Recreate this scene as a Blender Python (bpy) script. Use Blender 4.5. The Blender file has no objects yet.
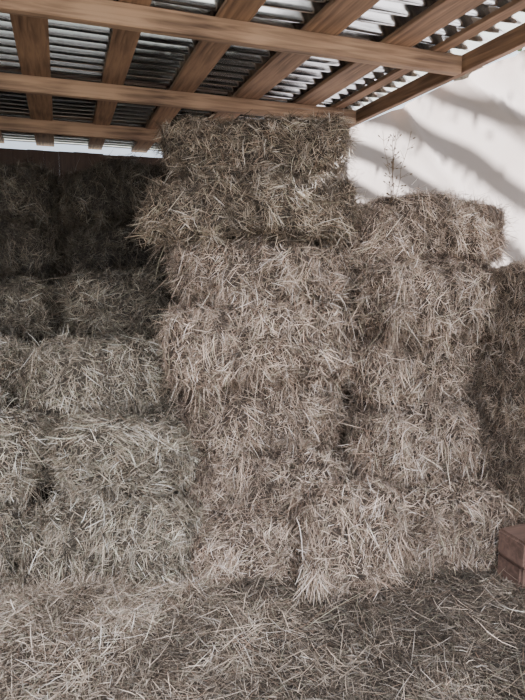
import bpy, math, random
import numpy as np
from mathutils import Vector, Matrix
random.seed(4); R=np.random.RandomState(7)
C20,S20=math.cos(math.radians(20)),math.sin(math.radians(20))
ROT=math.radians(20)
def B(s,t,z): return Vector((-S20*s+C20*t, C20*s+S20*t, z))
COL=bpy.context.scene.collection

# ---------------------------------------------------------------- materials
def newmat(name):
    m=bpy.data.materials.new(name); m.use_nodes=True
    nt=m.node_tree; nt.nodes.clear()
    out=nt.nodes.new('ShaderNodeOutputMaterial')
    return m,nt,out
def mat_straw():
    m,nt,out=newmat('straw'); N=nt.nodes.new; L=nt.links.new
    at=N('ShaderNodeAttribute'); at.attribute_name='straw_col'
    oi=N('ShaderNodeObjectInfo')
    mx=N('ShaderNodeMix'); mx.data_type='RGBA'; mx.blend_type='MULTIPLY'; mx.inputs[0].default_value=1
    L(at.outputs['Color'],mx.inputs[6]); L(oi.outputs['Color'],mx.inputs[7])
    p=N('ShaderNodeBsdfPrincipled'); p.inputs['Roughness'].default_value=.55
    p.inputs['Specular IOR Level'].default_value=.35
    L(mx.outputs[2],p.inputs['Base Color'])
    tr=N('ShaderNodeBsdfTranslucent'); L(mx.outputs[2],tr.inputs['Color'])
    ms=N('ShaderNodeMixShader'); ms.inputs[0].default_value=.08
    L(p.outputs[0],ms.inputs[1]); L(tr.outputs[0],ms.inputs[2]); L(ms.outputs[0],out.inputs[0])
    return m
def mat_core():
    m,nt,out=newmat('hay_core'); N=nt.nodes.new; L=nt.links.new
    tc=N('ShaderNodeTexCoord'); mp=N('ShaderNodeMapping'); mp.inputs['Scale'].default_value=(1,1,2.5)
    L(tc.outputs['Object'],mp.inputs[0])
    n=N('ShaderNodeTexNoise'); n.inputs['Scale'].default_value=60; n.inputs['Detail'].default_value=6
    n.inputs['Distortion'].default_value=1.5
    L(mp.outputs[0],n.inputs[0])
    r=N('ShaderNodeValToRGB'); r.color_ramp.elements[0].position=.35; r.color_ramp.elements[0].color=(.018,.015,.012,1)
    r.color_ramp.elements[1].position=.7; r.color_ramp.elements[1].color=(.10,.08,.065,1)
    L(n.outputs[0],r.inputs[0])
    oi=N('ShaderNodeObjectInfo')
    mx=N('ShaderNodeMix'); mx.data_type='RGBA'; mx.blend_type='MULTIPLY'; mx.inputs[0].default_value=1
    L(r.outputs[0],mx.inputs[6]); L(oi.outputs['Color'],mx.inputs[7])
    p=N('ShaderNodeBsdfPrincipled'); p.inputs['Roughness'].default_value=.9; L(mx.outputs[2],p.inputs['Base Color'])
    b=N('ShaderNodeBump'); b.inputs['Strength'].default_value=.8; b.inputs['Distance'].default_value=.02
    L(n.outputs[0],b.inputs['Height']); L(b.outputs[0],p.inputs['Normal'])
    L(p.outputs[0],out.inputs[0]); return m
def mat_wood(name,c1,c2,axis=1,rough=.7):
    m,nt,out=newmat(name); N=nt.nodes.new; L=nt.links.new
    tc=N('ShaderNodeTexCoord'); mp=N('ShaderNodeMapping')
    sc=[18,18,18]; sc[axis]=1.2; mp.inputs['Scale'].default_value=sc
    L(tc.outputs['Object'],mp.inputs[0])
    n=N('ShaderNodeTexNoise'); n.inputs['Scale'].default_value=2.2; n.inputs['Detail'].default_value=7; n.inputs['Distortion'].default_value=.6
    L(mp.outputs[0],n.inputs[0])
    n2=N('ShaderNodeTexNoise'); n2.inputs['Scale'].default_value=1.7; L(tc.outputs['Object'],n2.inputs[0])
    r=N('ShaderNodeValToRGB'); r.color_ramp.elements[0].position=.38; r.color_ramp.elements[0].color=(*c1,1)
    r.color_ramp.elements[1].position=.64; r.color_ramp.elements[1].color=(*c2,1)
    ad=N('ShaderNodeMath'); ad.operation='MULTIPLY_ADD'; ad.inputs[1].default_value=.5; ad.inputs[2].default_value=0
    L(n2.outputs[0],ad.inputs[0])
    ad2=N('ShaderNodeMath'); ad2.operation='MULTIPLY_ADD'; ad2.inputs[1].default_value=.55
    L(n.outputs[0],ad2.inputs[0]); L(ad.outputs[0],ad2.inputs[2]); L(ad2.outputs[0],r.inputs[0])
    p=N('ShaderNodeBsdfPrincipled'); p.inputs['Roughness'].default_value=rough; L(r.outputs[0],p.inputs['Base Color'])
    b=N('ShaderNodeBump'); b.inputs['Strength'].default_value=.3; b.inputs['Distance'].default_value=.005
    L(n.outputs[0],b.inputs['Height']); L(b.outputs[0],p.inputs['Normal'])
    L(p.outputs[0],out.inputs[0]); return m
def mat_metal():
    m,nt,out=newmat('galvanised_metal'); N=nt.nodes.new; L=nt.links.new
    tc=N('ShaderNodeTexCoord')
    n=N('ShaderNodeTexVoronoi'); n.inputs['Scale'].default_value=45; L(tc.outputs['Object'],n.inputs[0])
    r=N('ShaderNodeMapRange'); r.inputs[3].default_value=.10; r.inputs[4].default_value=.2
    L(n.outputs['Color'],r.inputs[0])
    p=N('ShaderNodeBsdfPrincipled'); p.inputs['Metallic'].default_value=1
    p.inputs['Base Color'].default_value=(.80,.90,1.0,1); L(r.outputs[0],p.inputs['Roughness'])
    L(p.outputs[0],out.inputs[0]); return m
def mat_tarp():
    m,nt,out=newmat('tarp_fabric'); N=nt.nodes.new; L=nt.links.new
    tc=N('ShaderNodeTexCoord'); n=N('ShaderNodeTexNoise'); n.inputs['Scale'].default_value=3; n.inputs['Detail'].default_value=5; L(tc.outputs['Object'],n.inputs[0])
    r=N('ShaderNodeValToRGB'); r.color_ramp.elements[0].color=(.155,.13,.12,1); r.color_ramp.elements[1].color=(.20,.18,.175,1)
    L(n.outputs[0],r.inputs[0])
    w=N('ShaderNodeTexNoise'); w.inputs['Scale'].default_value=300; L(tc.outputs['Object'],w.inputs[0])
    b=N('ShaderNodeBump'); b.inputs['Strength'].default_value=.15; b.inputs['Distance'].default_value=.002; L(w.outputs[0],b.inputs['Height'])
    d=N('ShaderNodeBsdfDiffuse'); t=N('ShaderNodeBsdfTranslucent')
    for q in (d,t): L(r.outputs[0],q.inputs['Color']); L(b.outputs[0],q.inputs['Normal'])
    ms=N('ShaderNodeMixShader'); ms.inputs[0].default_value=.5
    L(d.outputs[0],ms.inputs[1]); L(t.outputs[0],ms.inputs[2]); L(ms.outputs[0],out.inputs[0]); return m
def mat_noise(name,c1,c2,scale,rough=.9):
    m,nt,out=newmat(name); N=nt.nodes.new; L=nt.links.new
    tc=N('ShaderNodeTexCoord'); n=N('ShaderNodeTexNoise'); n.inputs['Scale'].default_value=scale; n.inputs['Detail'].default_value=6
    L(tc.outputs['Object'],n.inputs[0])
    r=N('ShaderNodeValToRGB'); r.color_ramp.elements[0].position=.35; r.color_ramp.elements[0].color=(*c1,1); r.color_ramp.elements[1].position=.65; r.color_ramp.elements[1].color=(*c2,1)
    L(n.outputs[0],r.inputs[0]); p=N('ShaderNodeBsdfPrincipled'); p.inputs['Roughness'].default_value=rough
    L(r.outputs[0],p.inputs['Base Color']); L(p.outputs[0],out.inputs[0]); return m
M_STRAW=mat_straw(); M_CORE=mat_core()
M_BEAM=mat_wood('beam_wood',(.10,.06,.042),(.42,.28,.19),0)
M_BATTEN=mat_wood('batten_wood',(.09,.05,.033),(.34,.21,.13),1)
M_PLANK=mat_wood('old_plank_wood',(.02,.012,.01),(.06,.035,.025),2)
M_PLANK2=mat_wood('weathered_plank_wood',(.07,.055,.045),(.17,.14,.115),2)
M_BLOCK=mat_wood('block_wood',(.07,.042,.033),(.18,.11,.088),0)
M_METAL=mat_metal(); M_TARP=mat_tarp()
M_GROUND=mat_noise('soil_ground',(.06,.055,.045),(.14,.13,.10),4)
M_TWIG=mat_noise('dry_twig',(.05,.035,.02),(.12,.08,.05),30)
M_LEAF=mat_noise('leaf',(.03,.07,.02),(.08,.13,.04),8)
M_BARK=mat_noise('bark',(.06,.045,.03),(.14,.11,.08),20)

# ---------------------------------------------------------------- mesh helpers
def nparr_mesh(name,V,quads,cols,matidx,mats):
    me=bpy.data.meshes.new(name)
    nv=len(V); nf=len(quads)
    me.vertices.add(nv); me.vertices.foreach_set('co',V.astype(np.float32).ravel())
    me.loops.add(nf*4); me.loops.foreach_set('vertex_index',quads.astype(np.int32).ravel())
    me.polygons.add(nf)
    me.polygons.foreach_set('loop_start',np.arange(0,nf*4,4,dtype=np.int32))
    me.polygons.foreach_set('material_index',matidx.astype(np.int32))
    me.polygons.foreach_set('use_smooth',np.ones(nf,dtype=bool))
    for m in mats: me.materials.append(m)
    a=me.attributes.new('straw_col','FLOAT_COLOR','POINT')
    a.data.foreach_set('color',cols.astype(np.float32).ravel())
    me.update(calc_edges=True); me.validate()
    return me
def norm(a): return a/np.maximum(np.linalg.norm(a,axis=1,keepdims=True),1e-9)
PAL=np.array([[.76,.68,.60],[.54,.465,.395],[.34,.285,.235],[.19,.155,.125],[.07,.056,.046],[.32,.315,.25],[.50,.475,.45],[.26,.19,.15]])
PW=np.array([.12,.16,.19,.18,.15,.09,.09,.07]); PW/=PW.sum()
def straw_geo(P,D,Nn,L,W,bendv,tone=None):
    n=len(P); ts=np.array([-.5,-.17,.17,.5]); wf=np.array([.5,1,1,.3])
    side=norm(np.cross(D,Nn+R.normal(0,.6,(n,3))))
    V=np.zeros((n,4,2,3))
    for i,(t,w) in enumerate(zip(ts,wf)):
        c=P+D*(L*t)[:,None]+bendv*(((t+.5)**2)*L)[:,None]
        V[:,i,0]=c-side*(W*w*.5)[:,None]; V[:,i,1]=c+side*(W*w*.5)[:,None]
    base=(np.arange(n)*8)[:,None,None]
    q=np.array([[0,1,3,2],[2,3,5,4],[4,5,7,6]])[None]
    Q=(base+q).reshape(-1,4)
    c=PAL[R.choice(len(PAL),n,p=PW)]*R.uniform(.7,1.25,(n,1))
    if tone is not None: c=c*tone[:,None]
    cols=np.ones((n,8,4)); cols[:,:,:3]=np.minimum(c,.85)[:,None,:]
    return V.reshape(-1,3),Q,cols.reshape(-1,4)

def make_deform(L,W,H,seed):
    r=np.random.RandomState(seed)
    ph=r.uniform(0,6.28,(14,)); fr=r.uniform(4,17,(14,3)); am=r.uniform(.25,1,14)
    nfl=r.uniform(7,10); sk=r.uniform(-.06,.06,3)
    def lum(p):
        d=np.zeros(len(p))
        for i in range(14): d+=am[i]*np.sin(p@fr[i]+ph[i])
        return d
    def f(u):
        u=np.asarray(u,float)
        a=np.abs(u)
        k=np.power(np.sum(np.power(a,4.6),axis=1),1/4.6)[:,None]
        v=u/np.maximum(k,1e-6)
        p=v*np.array([L/2*1.02,W/2*1.04,H/2*.97])
        nn=norm(np.sign(u)*np.power(a,5)+1e-9)
        d=lum(p)*.009
        flake=np.abs(np.sin(p[:,0]/L*nfl*math.pi+1.2*np.sin(p[:,2]*7+ph[0])+ph[1]))
        side=1-np.abs(nn[:,0])
        d+=side*(.028*flake-.018)
        gr=np.exp(-((np.abs(p[:,1])-W*.22)/.02)**2)
        d-=gr*.014*(np.abs(nn[:,1])<.5)
        d-=.06*(np.clip(a[:,2]-.68,0,1)/.32)**1.4*(a[:,1]>.99)
        q=p+nn*d[:,None]
        q[:,1]+=q[:,0]*sk[0]+q[:,2]*sk[1]; q[:,2]+=sk[2]*(q[:,0]**2)*3-.005
        tone=np.clip(1+ (lum(p)*.065) + side*(flake-.64)*.7,.4,1.5)  # flake recesses toned darker, crease shade painted into the straw colour
        return q,nn,tone
    return f
def bale_mesh(name,L,W,H,seed,nmat=11000,nclump=200,per=34,loose=1.0):
    f=make_deform(L,W,H,seed)
    g=[30,16,14]; Vs=[];Qs=[];off=0
    for ax in range(3):
        for sg in (-1,1):
            b,c=(ax+1)%3,(ax+2)%3
            nb,nc=g[b],g[c]
            A,Bq=np.meshgrid(np.linspace(-1,1,nb+1),np.linspace(-1,1,nc+1),indexing='ij')
            u=np.zeros(((nb+1)*(nc+1),3)); u[:,ax]=sg; u[:,b]=A.ravel(); u[:,c]=Bq.ravel()
            p,_,_=f(u); Vs.append(p)
            idx=np.arange((nb+1)*(nc+1)).reshape(nb+1,nc+1)+off
            q=np.stack([idx[:-1,:-1],idx[1:,:-1],idx[1:,1:],idx[:-1,1:]],-1).reshape(-1,4)
            if sg<0: q=q[:,::-1]
            Qs.append(q); off+=len(u)
    Vb=np.concatenate(Vs);Qb=np.concatenate(Qs)
    cb=np.ones((len(Vb),4))*.1
    def sample(n):
        ar=np.array([W*H,L*H,L*W]); ax=R.choice(3,n,p=ar/ar.sum())
        u=R.uniform(-1,1,(n,3)); u[np.arange(n),ax]=R.choice([-1,1],n)
        return u
    def edge_shade(u):
        return 1-.8*np.clip((np.abs(u[:,2])-.74)/.20,0,1)*(np.abs(u[:,2])<.999)  # painted seam shade: straws darken near the top and bottom edges
    u=sample(nmat); p,nn,tn=f(u)
    d=R.normal(0,1,(nmat,3)); d[:,0]*=.8
    sw=np.stack([np.sin(p[:,2]*13+p[:,0]*9),np.sin(p[:,0]*11+2),np.cos(p[:,0]*15+p[:,2]*5)],1)
    d=d+sw*1.1
    d=norm(d-nn*np.sum(d*nn,axis=1,keepdims=True)+nn*R.normal(0,.17,(nmat,1)))
    Ls=R.uniform(.025,.085,nmat); Ws=R.uniform(.0014,.0034,nmat)
    bend=nn*R.normal(-.15,.25,(nmat,1))+R.normal(0,.3,(nmat,3))
    tone=(.7+.5*R.rand(nmat))*edge_shade(u)*tn
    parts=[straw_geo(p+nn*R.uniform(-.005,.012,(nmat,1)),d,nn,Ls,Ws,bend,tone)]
    uc=sample(nclump); uc[:,2]*=.68; pc,nc,tc=f(uc); dc=R.normal(0,1,(nclump,3)); dc=norm(dc-nc*np.sum(dc*nc,axis=1,keepdims=True)*.85+nc*.35+np.array([0,0,-.12]))
    i=np.repeat(np.arange(nclump),per); n=len(i)
    P=pc[i]+R.normal(0,.018,(n,3)); D=norm(dc[i]+R.normal(0,.32,(n,3)))
    Ls=R.uniform(.03,.10,n)*loose; Ws=R.uniform(.0014,.0034,n)
    bend=np.tile(np.array([0,0,-.3]),(n,1))+R.normal(0,.35,(n,3))
    tone=np.repeat(R.uniform(.4,1.65,nclump)*tc,per)
    parts.append(straw_geo(P+nc[i]*R.uniform(0,.02,(n,1)),D,nc[i],Ls,Ws,bend,tone))
    n=750; u=R.uniform(-1,1,(n,3)); k=R.rand(n)<.5; u[:,2]=np.where(R.rand(n)<.75,1,-1); u[k,1]=R.choice([-1,1],k.sum()); u[~k,0]=R.choice([-1,1],(~k).sum())
    p,nn,_=f(u); D=norm(nn*.9+R.normal(0,.6,(n,3)))
    parts.append(straw_geo(p+D*.025,D,nn,R.uniform(.05,.19,n)*loose,R.uniform(.0014,.003,n),np.tile([0,0,-.7],(n,1))+R.normal(0,.3,(n,3)),R.uniform(.5,1.4,n)))
    Vall=[Vb];Qall=[Qb];Call=[cb];mi=[np.zeros(len(Qb))];o=len(Vb)
    for v,q,c in parts:
        Vall.append(v);Qall.append(q+o);Call.append(c);mi.append(np.ones(len(q)));o+=len(v)
    return nparr_mesh(name,np.concatenate(Vall),np.concatenate(Qall),np.concatenate(Call),np.concatenate(mi),[M_CORE,M_STRAW])
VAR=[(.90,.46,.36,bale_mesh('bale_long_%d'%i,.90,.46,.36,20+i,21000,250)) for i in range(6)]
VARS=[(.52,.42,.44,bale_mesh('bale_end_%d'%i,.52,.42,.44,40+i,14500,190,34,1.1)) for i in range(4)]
cnt=[0]
def bale(x,yf,z0,z1,L=.9,W=.46,rot=0,tint=(1,1,1),tilt=0,roll=0):
    short=L<.7
    l,w,h,me=(VARS if short else VAR)[cnt[0]%(4 if short else 6)]; cnt[0]+=1
    o=bpy.data.objects.new('hay_bale' ,me); COL.objects.link(o)
    o.scale=(L/l,W/w,(z1-z0)/h)
    fl=math.pi if random.random()<.5 else 0
    o.rotation_euler=(math.radians(tilt),math.radians(roll),math.radians(rot)+fl)
    if fl: o.rotation_euler[0]*=-1; o.rotation_euler[1]*=-1
    o.location=(x, yf+W/2, (z0+z1)/2)
    k=random.uniform(.88,1.1)
    o.color=(tint[0]*k,tint[1]*k,tint[2]*k,1); return o
BR=(.92,.83,.79); GR=(.72,.715,.68); SHADE=(.20,.19,.17); MD=(.42,.41,.38); TP=(.62,.57,.515)  # the two darkest tints paint dim light into upper-left and hidden bales
# centre column
bale(.06,2.82,0,.26,.84,.46,3,BR)
bale(.04,2.71,.26,.60,.80,.46,8,BR,roll=1.5)
bale(-.01,2.82,.60,.98,.84,.46,-3,BR,roll=-2)
bale(-.03,2.71,.98,1.39,.92,.46,7,BR,tilt=-3,roll=1.5)
bale(.0,2.83,1.39,1.73,.92,.46,-2,BR,roll=1.5)
bale(-.06,2.78,1.73,2.05,1.02,.46,3,TP,roll=-1)
bale(-.03,2.94,2.03,2.34,.94,.46,-4,TP,roll=-2)
# right column (square to the barn wall)
cr=[(.88,2.87,0,.46,.80,0),(.90,2.80,.46,.86,.82,1.5),(.90,2.92,.86,1.24,.82,-2),(.91,2.80,1.24,1.60,.82,2),(.88,2.92,1.60,1.94,.84,-1)]
for i,(x,y,a,b,l,rl) in enumerate(cr): bale(x,y,a,b,l,.42,18+random.uniform(-3,3),BR,roll=rl)
# flakes of hay stood on edge along the right wall
for z0,z1 in ((.30,.74),(.74,1.16),(1.16,1.58)):
    bale(1.325,2.72,z0,z1,.40,.15,110,(.62,.56,.52),roll=random.uniform(-3,3))
# low front row
bale(-.72,2.33,0,.42,.78,.42,4,GR,roll=1)
bale(-.09,2.40,0,.36,.50,.34,10,BR,roll=-2)
bale(.42,2.40,0,.50,.52,.36,14,BR,tilt=-12,roll=4)
bale(1.03,2.58,0,.43,.56,.30,20,BR,roll=-3)
bale(-1.46,2.40,0,.40,.54,.42,-6,GR)
# left steps
bale(-.73,2.60,.42,.80,.62,.42,7,GR,roll=2)
bale(-1.47,2.60,.40,.80,.60,.42,-5,GR,roll=-2)
bale(-.78,3.10,0,.42,.80,.42,0,SHADE); bale(-1.6,3.10,0,.42,.80,.42,0,SHADE)  # hidden bales tinted dark, so gaps in front look shaded
bale(-.80,3.14,.42,.80,.80,.42,0,SHADE); bale(-1.62,3.14,.42,.80,.80,.42,0,SHADE)
bale(-.90,2.88,.80,1.17,.84,.46,5,GR,roll=1.5)
bale(-1.84,2.96,.80,1.17,.84,.46,-3,GR)
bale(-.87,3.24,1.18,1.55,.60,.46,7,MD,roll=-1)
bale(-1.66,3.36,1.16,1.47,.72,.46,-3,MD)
# heap at the back left, its dimness painted in by a dark tint
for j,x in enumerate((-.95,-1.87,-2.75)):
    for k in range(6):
        bale(x+random.uniform(-.05,.05),3.85+random.uniform(-.08,.09),k*.38,k*.38+.38,.88,.46,random.uniform(-5,7),SHADE,roll=random.uniform(-2,2))
for k in range(5): bale(.0,3.38,k*.38,k*.38+.38,.9,.46,6,SHADE)  # backing bales, shade behind the column painted in by tint

# ---------------------------------------------------------------- loose hay over the floor
def hgt(x,y):
    h=.03+.018*np.sin(x*7+1)*np.sin(y*6)+.012*np.sin(x*17+y*9)+.010*np.sin(x*5-y*23)
    h+=.16*np.exp(-((x+.85)**2/.25+(y-2.12)**2/.05))+.10*np.exp(-((x+.25)**2/.06+(y-2.22)**2/.02))
    h+=.05*np.exp(-((y-2.45)/.18)**2)
    return h
nx,ny=90,70
X,Y=np.meshgrid(np.linspace(-2.3,1.6,nx),np.linspace(.6,2.75,ny),indexing='ij')
Xl=np.minimum(X,(2.27-S20*Y)/C20)
Vb=np.stack([Xl,Y,hgt(Xl,Y)],-1).reshape(-1,3)
idx=np.arange(nx*ny).reshape(nx,ny)
Qb=np.stack([idx[:-1,:-1],idx[1:,:-1],idx[1:,1:],idx[:-1,1:]],-1).reshape(-1,4)
def patch(x,y): return 1+.28*np.sin(x*6.3+y*3+1)*np.sin(y*7.1-x*2)+.2*np.sin(x*13-y*11)
def litter(n,x0,x1,y0,y1,lmin,lmax,up,tonef,wmin=.0014,wmax=.0032,gauss=False):
    if gauss: x=R.normal((x0+x1)/2,(x1-x0)/2,n); y=np.clip(R.normal((y0+y1)/2,(y1-y0)/2,n),1.3,2.55)
    else: x=R.uniform(x0,x1,n);y=R.uniform(y0,y1,n)
    x=np.minimum(x,(2.2-S20*y)/C20)
    P=np.stack([x,y,hgt(x,y)+R.uniform(.0,.02,n)],1)
    a=R.uniform(0,6.28,n)*.6+2*np.sin(x*5+y*4)
    D=norm(np.stack([np.cos(a),np.sin(a),R.normal(0,up,n)],1)); Nn=np.tile([0,0,1.],(n,1))
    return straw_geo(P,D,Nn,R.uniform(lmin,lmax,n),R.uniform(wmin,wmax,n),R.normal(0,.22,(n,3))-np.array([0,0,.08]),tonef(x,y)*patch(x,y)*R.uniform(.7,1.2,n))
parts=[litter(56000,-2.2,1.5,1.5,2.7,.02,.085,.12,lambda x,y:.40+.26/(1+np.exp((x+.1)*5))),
       litter(6000,-2.2,1.5,.6,1.5,.05,.15,.15,lambda x,y:.5+0*x),
       litter(12000,-1.3,-.45,1.95,2.3,.05,.15,.35,lambda x,y:1.05+0*x,gauss=True),
       litter(2200,-.3,1.4,1.6,2.6,.05,.2,.12,lambda x,y:1.0+0*x)]
P=np.array([[.30,2.18,.12],[.36,2.2,.14],[.1,2.05,.10],[.62,2.05,.08]]); D=norm(np.array([[.75,.35,.35],[.8,.1,.4],[1,.3,.05],[.9,-.4,.03]]))
parts.append(straw_geo(P,D,np.tile([0,-.5,1.],(4,1)),np.array([.4,.34,.3,.35]),np.full(4,.0045),np.tile([0,0,-.1],(4,1)),np.full(4,1.5)))
Vall=[Vb];Qall=[Qb];Call=[np.ones((len(Vb),4))*.1];mi=[np.zeros(len(Qb))];o=len(Vb)
for v,q,c in parts:
    Vall.append(v);Qall.append(q+o);Call.append(c);mi.append(np.ones(len(q)));o+=len(v)
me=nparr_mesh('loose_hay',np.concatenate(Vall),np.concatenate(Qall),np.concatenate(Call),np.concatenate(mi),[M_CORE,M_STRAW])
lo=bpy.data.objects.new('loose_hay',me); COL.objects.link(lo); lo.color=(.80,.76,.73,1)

# ---------------------------------------------------------------- building
import bmesh
def box(name,cs,ct,cz,ls,lt,lz,mat,parent=None,bev=.004,extra=0):
    bm=bmesh.new(); bmesh.ops.create_cube(bm,size=1)
    for v in bm.verts: v.co=Vector((v.co.x*lt,v.co.y*ls,v.co.z*lz))
    if bev: bmesh.ops.bevel(bm,geom=bm.edges[:],offset=bev,segments=2,affect='EDGES')
    me=bpy.data.meshes.new(name); bm.to_mesh(me); bm.free(); me.materials.append(mat)
    ob=bpy.data.objects.new(name,me); COL.objects.link(ob)
    ob.location=B(cs,ct,cz); ob.rotation_euler=(0,0,ROT+extra)
    if parent: ob.parent=parent
    return ob
def empty(name):
    e=bpy.data.objects.new(name,None); COL.objects.link(e); return e
RS0=1.2
for i,(s,th) in enumerate(((1.62,.1),(2.86,.10),(4.10,.10),(5.3,.11))):
    box('roof_beam',s,-.65,2.70+th/2,.06,5.85,th,M_BEAM)
box('roof_edge_beam',(RS0+6.4)/2,2.31,2.76,6.4-RS0,.05,.1,M_BATTEN)
bt=empty('roof_battens')
for i in range(13):
    w=.17+random.uniform(-.03,.03); t=2.12
    if i: t=1.84-.48*(i-1)
    box('batten_%d'%i,(RS0+6.4)/2,t,2.815,6.4-RS0,w if i else .08,.025,M_BATTEN,bt,.002,random.uniform(-.006,.006))
per=.125; s0,s1=RS0-.05,6.45; n=int((s1-s0)/per*16)
ss=np.linspace(s0,s1,n); bm=bmesh.new(); tt=np.linspace(-3.6,2.45,14); grid=[]
for s in ss:
    ph=(s/per)%1; zz=.028*math.tanh(1.1*math.sin(ph*2*math.pi))/math.tanh(1.1)
    grid.append([bm.verts.new((t,s,2.864+zz+.003*math.sin(t*3+s))) for t in tt])
for a in range(n-1):
    for b in range(13):
        f=bm.faces.new((grid[a][b],grid[a][b+1],grid[a+1][b+1],grid[a+1][b])); f.smooth=True
me=bpy.data.meshes.new('ceiling'); bm.to_mesh(me); bm.free(); me.materials.append(M_METAL)
o=bpy.data.objects.new('ceiling_corrugated_roof',me); COL.objects.link(o); o.rotation_euler=(0,0,ROT)
wb=empty('wall_back')
for i in range(40):
    t=-3.5+.15*i
    box('plank_%d'%i,6.35,t+.02,1.375+random.uniform(-.006,.006),.025,.1495,2.75,M_PLANK,wb,0)
wl=empty('wall_left')
for i in range(44):
    box('plank_%d'%i,-.2+.15*i,-3.5,1.35,.146,.025,2.70,M_PLANK,wl,0)
for s in (1.62,2.86,5.3): box('wall_post',s,-3.40,1.35,.1,.1,2.7,M_PLANK)
wr=empty('wall_right')
for i in range(40):
    box('plank_%d'%i,.3+.15*i,2.33,.79+random.uniform(-.012,.012),.146,.022,1.58,M_PLANK2,wr,0)
# tarp
bm=bmesh.new(); NS,NZ=160,70; g=[]
for i in range(NS+1):
    row=[]
    for j in range(NZ+1):
        s=-.5+6.8*i/NS; z=.02+2.72*j/NZ
        q=(2.74-z)
        d=.018*math.sin(s*5+z*3)+.03*math.sin((s*1.4+z*1.9)*3.1)*min(1,q)
        d+=.09*math.exp(-((s-3.0+q*1.3)/.06)**2)+.06*math.exp(-((s-3.7+q*1.0)/.06)**2)+.05*math.exp(-((s-2.6+q*.4)/.04)**2)
        row.append(bm.verts.new((2.41+d*.6,s,z)))
    g.append(row)
for i in range(NS):
    for j in range(NZ):
        f=bm.faces.new((g[i][j],g[i][j+1],g[i+1][j+1],g[i+1][j])); f.smooth=True
me=bpy.data.meshes.new('tarp'); bm.to_mesh(me); bm.free(); me.materials.append(M_TARP)
o=bpy.data.objects.new('wall_right_tarp',me); COL.objects.link(o); o.rotation_euler=(0,0,ROT)
box('floor',2.9,-.55,-.025,7,6.1,.05,M_GROUND,None,0)
bm=bmesh.new(); bmesh.ops.create_grid(bm,x_segments=4,y_segments=4,size=40)
me=bpy.data.meshes.new('ground'); bm.to_mesh(me); bm.free(); me.materials.append(M_GROUND)
o=bpy.data.objects.new('ground',me); COL.objects.link(o); o.location=(0,0,-.055)

tb=empty('wooden_block')
box('timber_upper',1.90,2.13,.245,.18,.34,.13,M_BLOCK,tb,.012)
box('timber_lower',1.915,2.14,.10,.16,.34,.155,M_BLOCK,tb,.012)

def tubes(name,paths,mat,seg=5):
    bm=bmesh.new()
    for pts,r0,r1 in paths:
        prev=None
        for k,p in enumerate(pts):
            p=Vector(p); d=(Vector(pts[min(k+1,len(pts)-1)])-Vector(pts[max(k-1,0)])).normalized()
            a=d.orthogonal().normalized(); b=d.cross(a); r=r0+(r1-r0)*k/(len(pts)-1)
            ring=[bm.verts.new(p+(a*math.cos(q*6.2832/seg)+b*math.sin(q*6.2832/seg))*r) for q in range(seg)]
            if prev:
                for q in range(seg): bm.faces.new((prev[q],prev[(q+1)%seg],ring[(q+1)%seg],ring[q]))
            prev=ring
    me=bpy.data.meshes.new(name); bm.to_mesh(me); bm.free(); me.materials.append(mat)
    o=bpy.data.objects.new(name,me); COL.objects.link(o); return o
paths=[]
for k in range(5):
    x,y,z=.68+random.uniform(-.03,.03),2.98,1.90; pts=[(x,y,z)]; dx=random.uniform(-.25,.25)
    for j in range(8):
        x+=dx*.05+random.uniform(-.008,.008); y+=random.uniform(-.01,.01); z+=.047; pts.append((x,y,z))
    paths.append((pts,.0018,.0009))
    for j in range(2,9):
        for _ in range(2):
            b=Vector(pts[j-1]); v=Vector((random.uniform(-1,1),random.uniform(-1,1),random.uniform(.1,.9))).normalized()*random.uniform(.02,.06)
            paths.append(([b,b+v*.6,b+v],.0009,.0007)); e=b+v
            if random.random()<.6: paths.append(([e,e+v.normalized()*.006,e+v.normalized()*.012],.004,.002))
tubes('dried_weed',paths,M_TWIG)

# tree outside, whose branches shade the tarp
tp=[]; leaves=[]
base=B(4.9,3.9,-.05); top=B(4.6,3.7,4.3)
tp.append(([base,base.lerp(top,.5)+Vector((.06,0,0)),top],.14,.08))
for k in range(5):
    f=k/4
    a=B(4.5+.1*f,3.7,4.35-1.25*f); e=B(1.4+.4*f+random.uniform(-.1,.1),3.7+random.uniform(-.2,.2),2.95-1.3*f+random.uniform(-.06,.06))
    mid=a.lerp(e,.5)+Vector((0,0,random.uniform(-.02,.10)))
    rr=random.uniform(.05,.085)
    tp.append(([a,a.lerp(mid,.5)+Vector((0,0,.05)),mid,mid.lerp(e,.5)+Vector((0,0,-.04)),e],rr,rr*.6))
    for _ in range(210):
        c=a.lerp(e,random.random()**.8)+Vector([random.gauss(0,.04) for _ in range(3)]); leaves.append(c)
tr=tubes('tree',tp,M_BARK,7)
bm=bmesh.new()
for c in leaves:
    a=Vector([random.gauss(0,1) for _ in range(3)]).normalized(); b=a.orthogonal().normalized(); r=random.uniform(.03,.06)
    bm.faces.new([bm.verts.new(c+a*r),bm.verts.new(c+b*r*.6),bm.verts.new(c-a*r),bm.verts.new(c-b*r*.6)])
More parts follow.
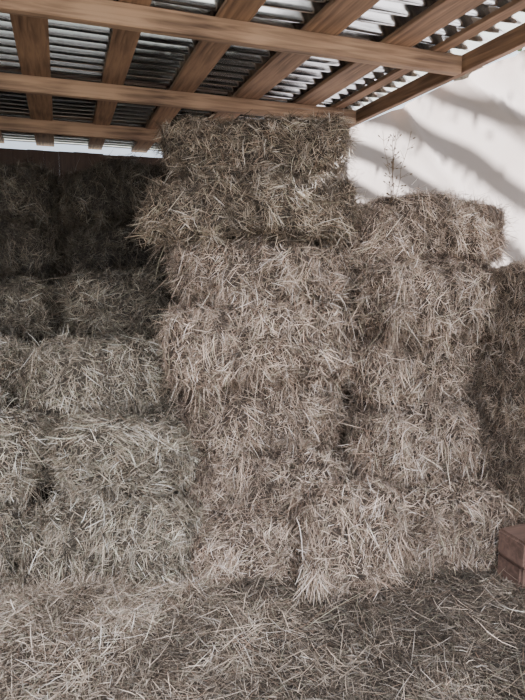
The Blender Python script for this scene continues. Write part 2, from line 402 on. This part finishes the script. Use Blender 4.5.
me=bpy.data.meshes.new('foliage'); bm.to_mesh(me); bm.free(); me.materials.append(M_LEAF)
o=bpy.data.objects.new('foliage',me); COL.objects.link(o); o.parent=tr

# ---------------------------------------------------------------- light
w=bpy.data.worlds.new('sky'); bpy.context.scene.world=w; w.use_nodes=True
nt=w.node_tree; bg=nt.nodes['Background']; bg.inputs[1].default_value=1
tc=nt.nodes.new('ShaderNodeTexCoord'); dp=nt.nodes.new('ShaderNodeVectorMath'); dp.operation='DOT_PRODUCT'
dp.inputs[1].default_value=Vector((.60,-.40,.75)).normalized()
nt.links.new(tc.outputs['Generated'],dp.inputs[0])
rp=nt.nodes.new('ShaderNodeValToRGB'); rp.color_ramp.elements[0].position=.0; rp.color_ramp.elements[0].color=(.08,.095,.11,1)
rp.color_ramp.elements[1].position=1; rp.color_ramp.elements[1].color=(.98,.98,1,1)
e=rp.color_ramp.elements.new(.55); e.color=(.23,.25,.28,1)
mr=nt.nodes.new('ShaderNodeMapRange'); mr.inputs[1].default_value=-.6; mr.inputs[2].default_value=1
nt.links.new(dp.outputs['Value'],mr.inputs[0]); nt.links.new(mr.outputs[0],rp.inputs[0])
sc=nt.nodes.new('ShaderNodeVectorMath'); sc.operation='SCALE'; sc.inputs['Scale'].default_value=10.0
nt.links.new(rp.outputs[0],sc.inputs[0]); nt.links.new(sc.outputs[0],bg.inputs[0])
sl=bpy.data.lights.new('sun','SUN'); sl.energy=110; sl.angle=math.radians(2.2); sl.color=(1,.97,.95)
so=bpy.data.objects.new('sun',sl); COL.objects.link(so)
d=B(-.10,-1,0); d.z=-.62
so.rotation_euler=d.to_track_quat('-Z','Y').to_euler(); so.location=(6,2,6)

# ---------------------------------------------------------------- camera
cd=bpy.data.cameras.new('camera'); cd.sensor_fit='VERTICAL'; cd.sensor_height=24; cd.lens=24*549/700
co=bpy.data.objects.new('camera',cd); COL.objects.link(co); co.location=(0,0,1.6)
co.rotation_euler=(math.radians(81),0,0); bpy.context.scene.camera=co
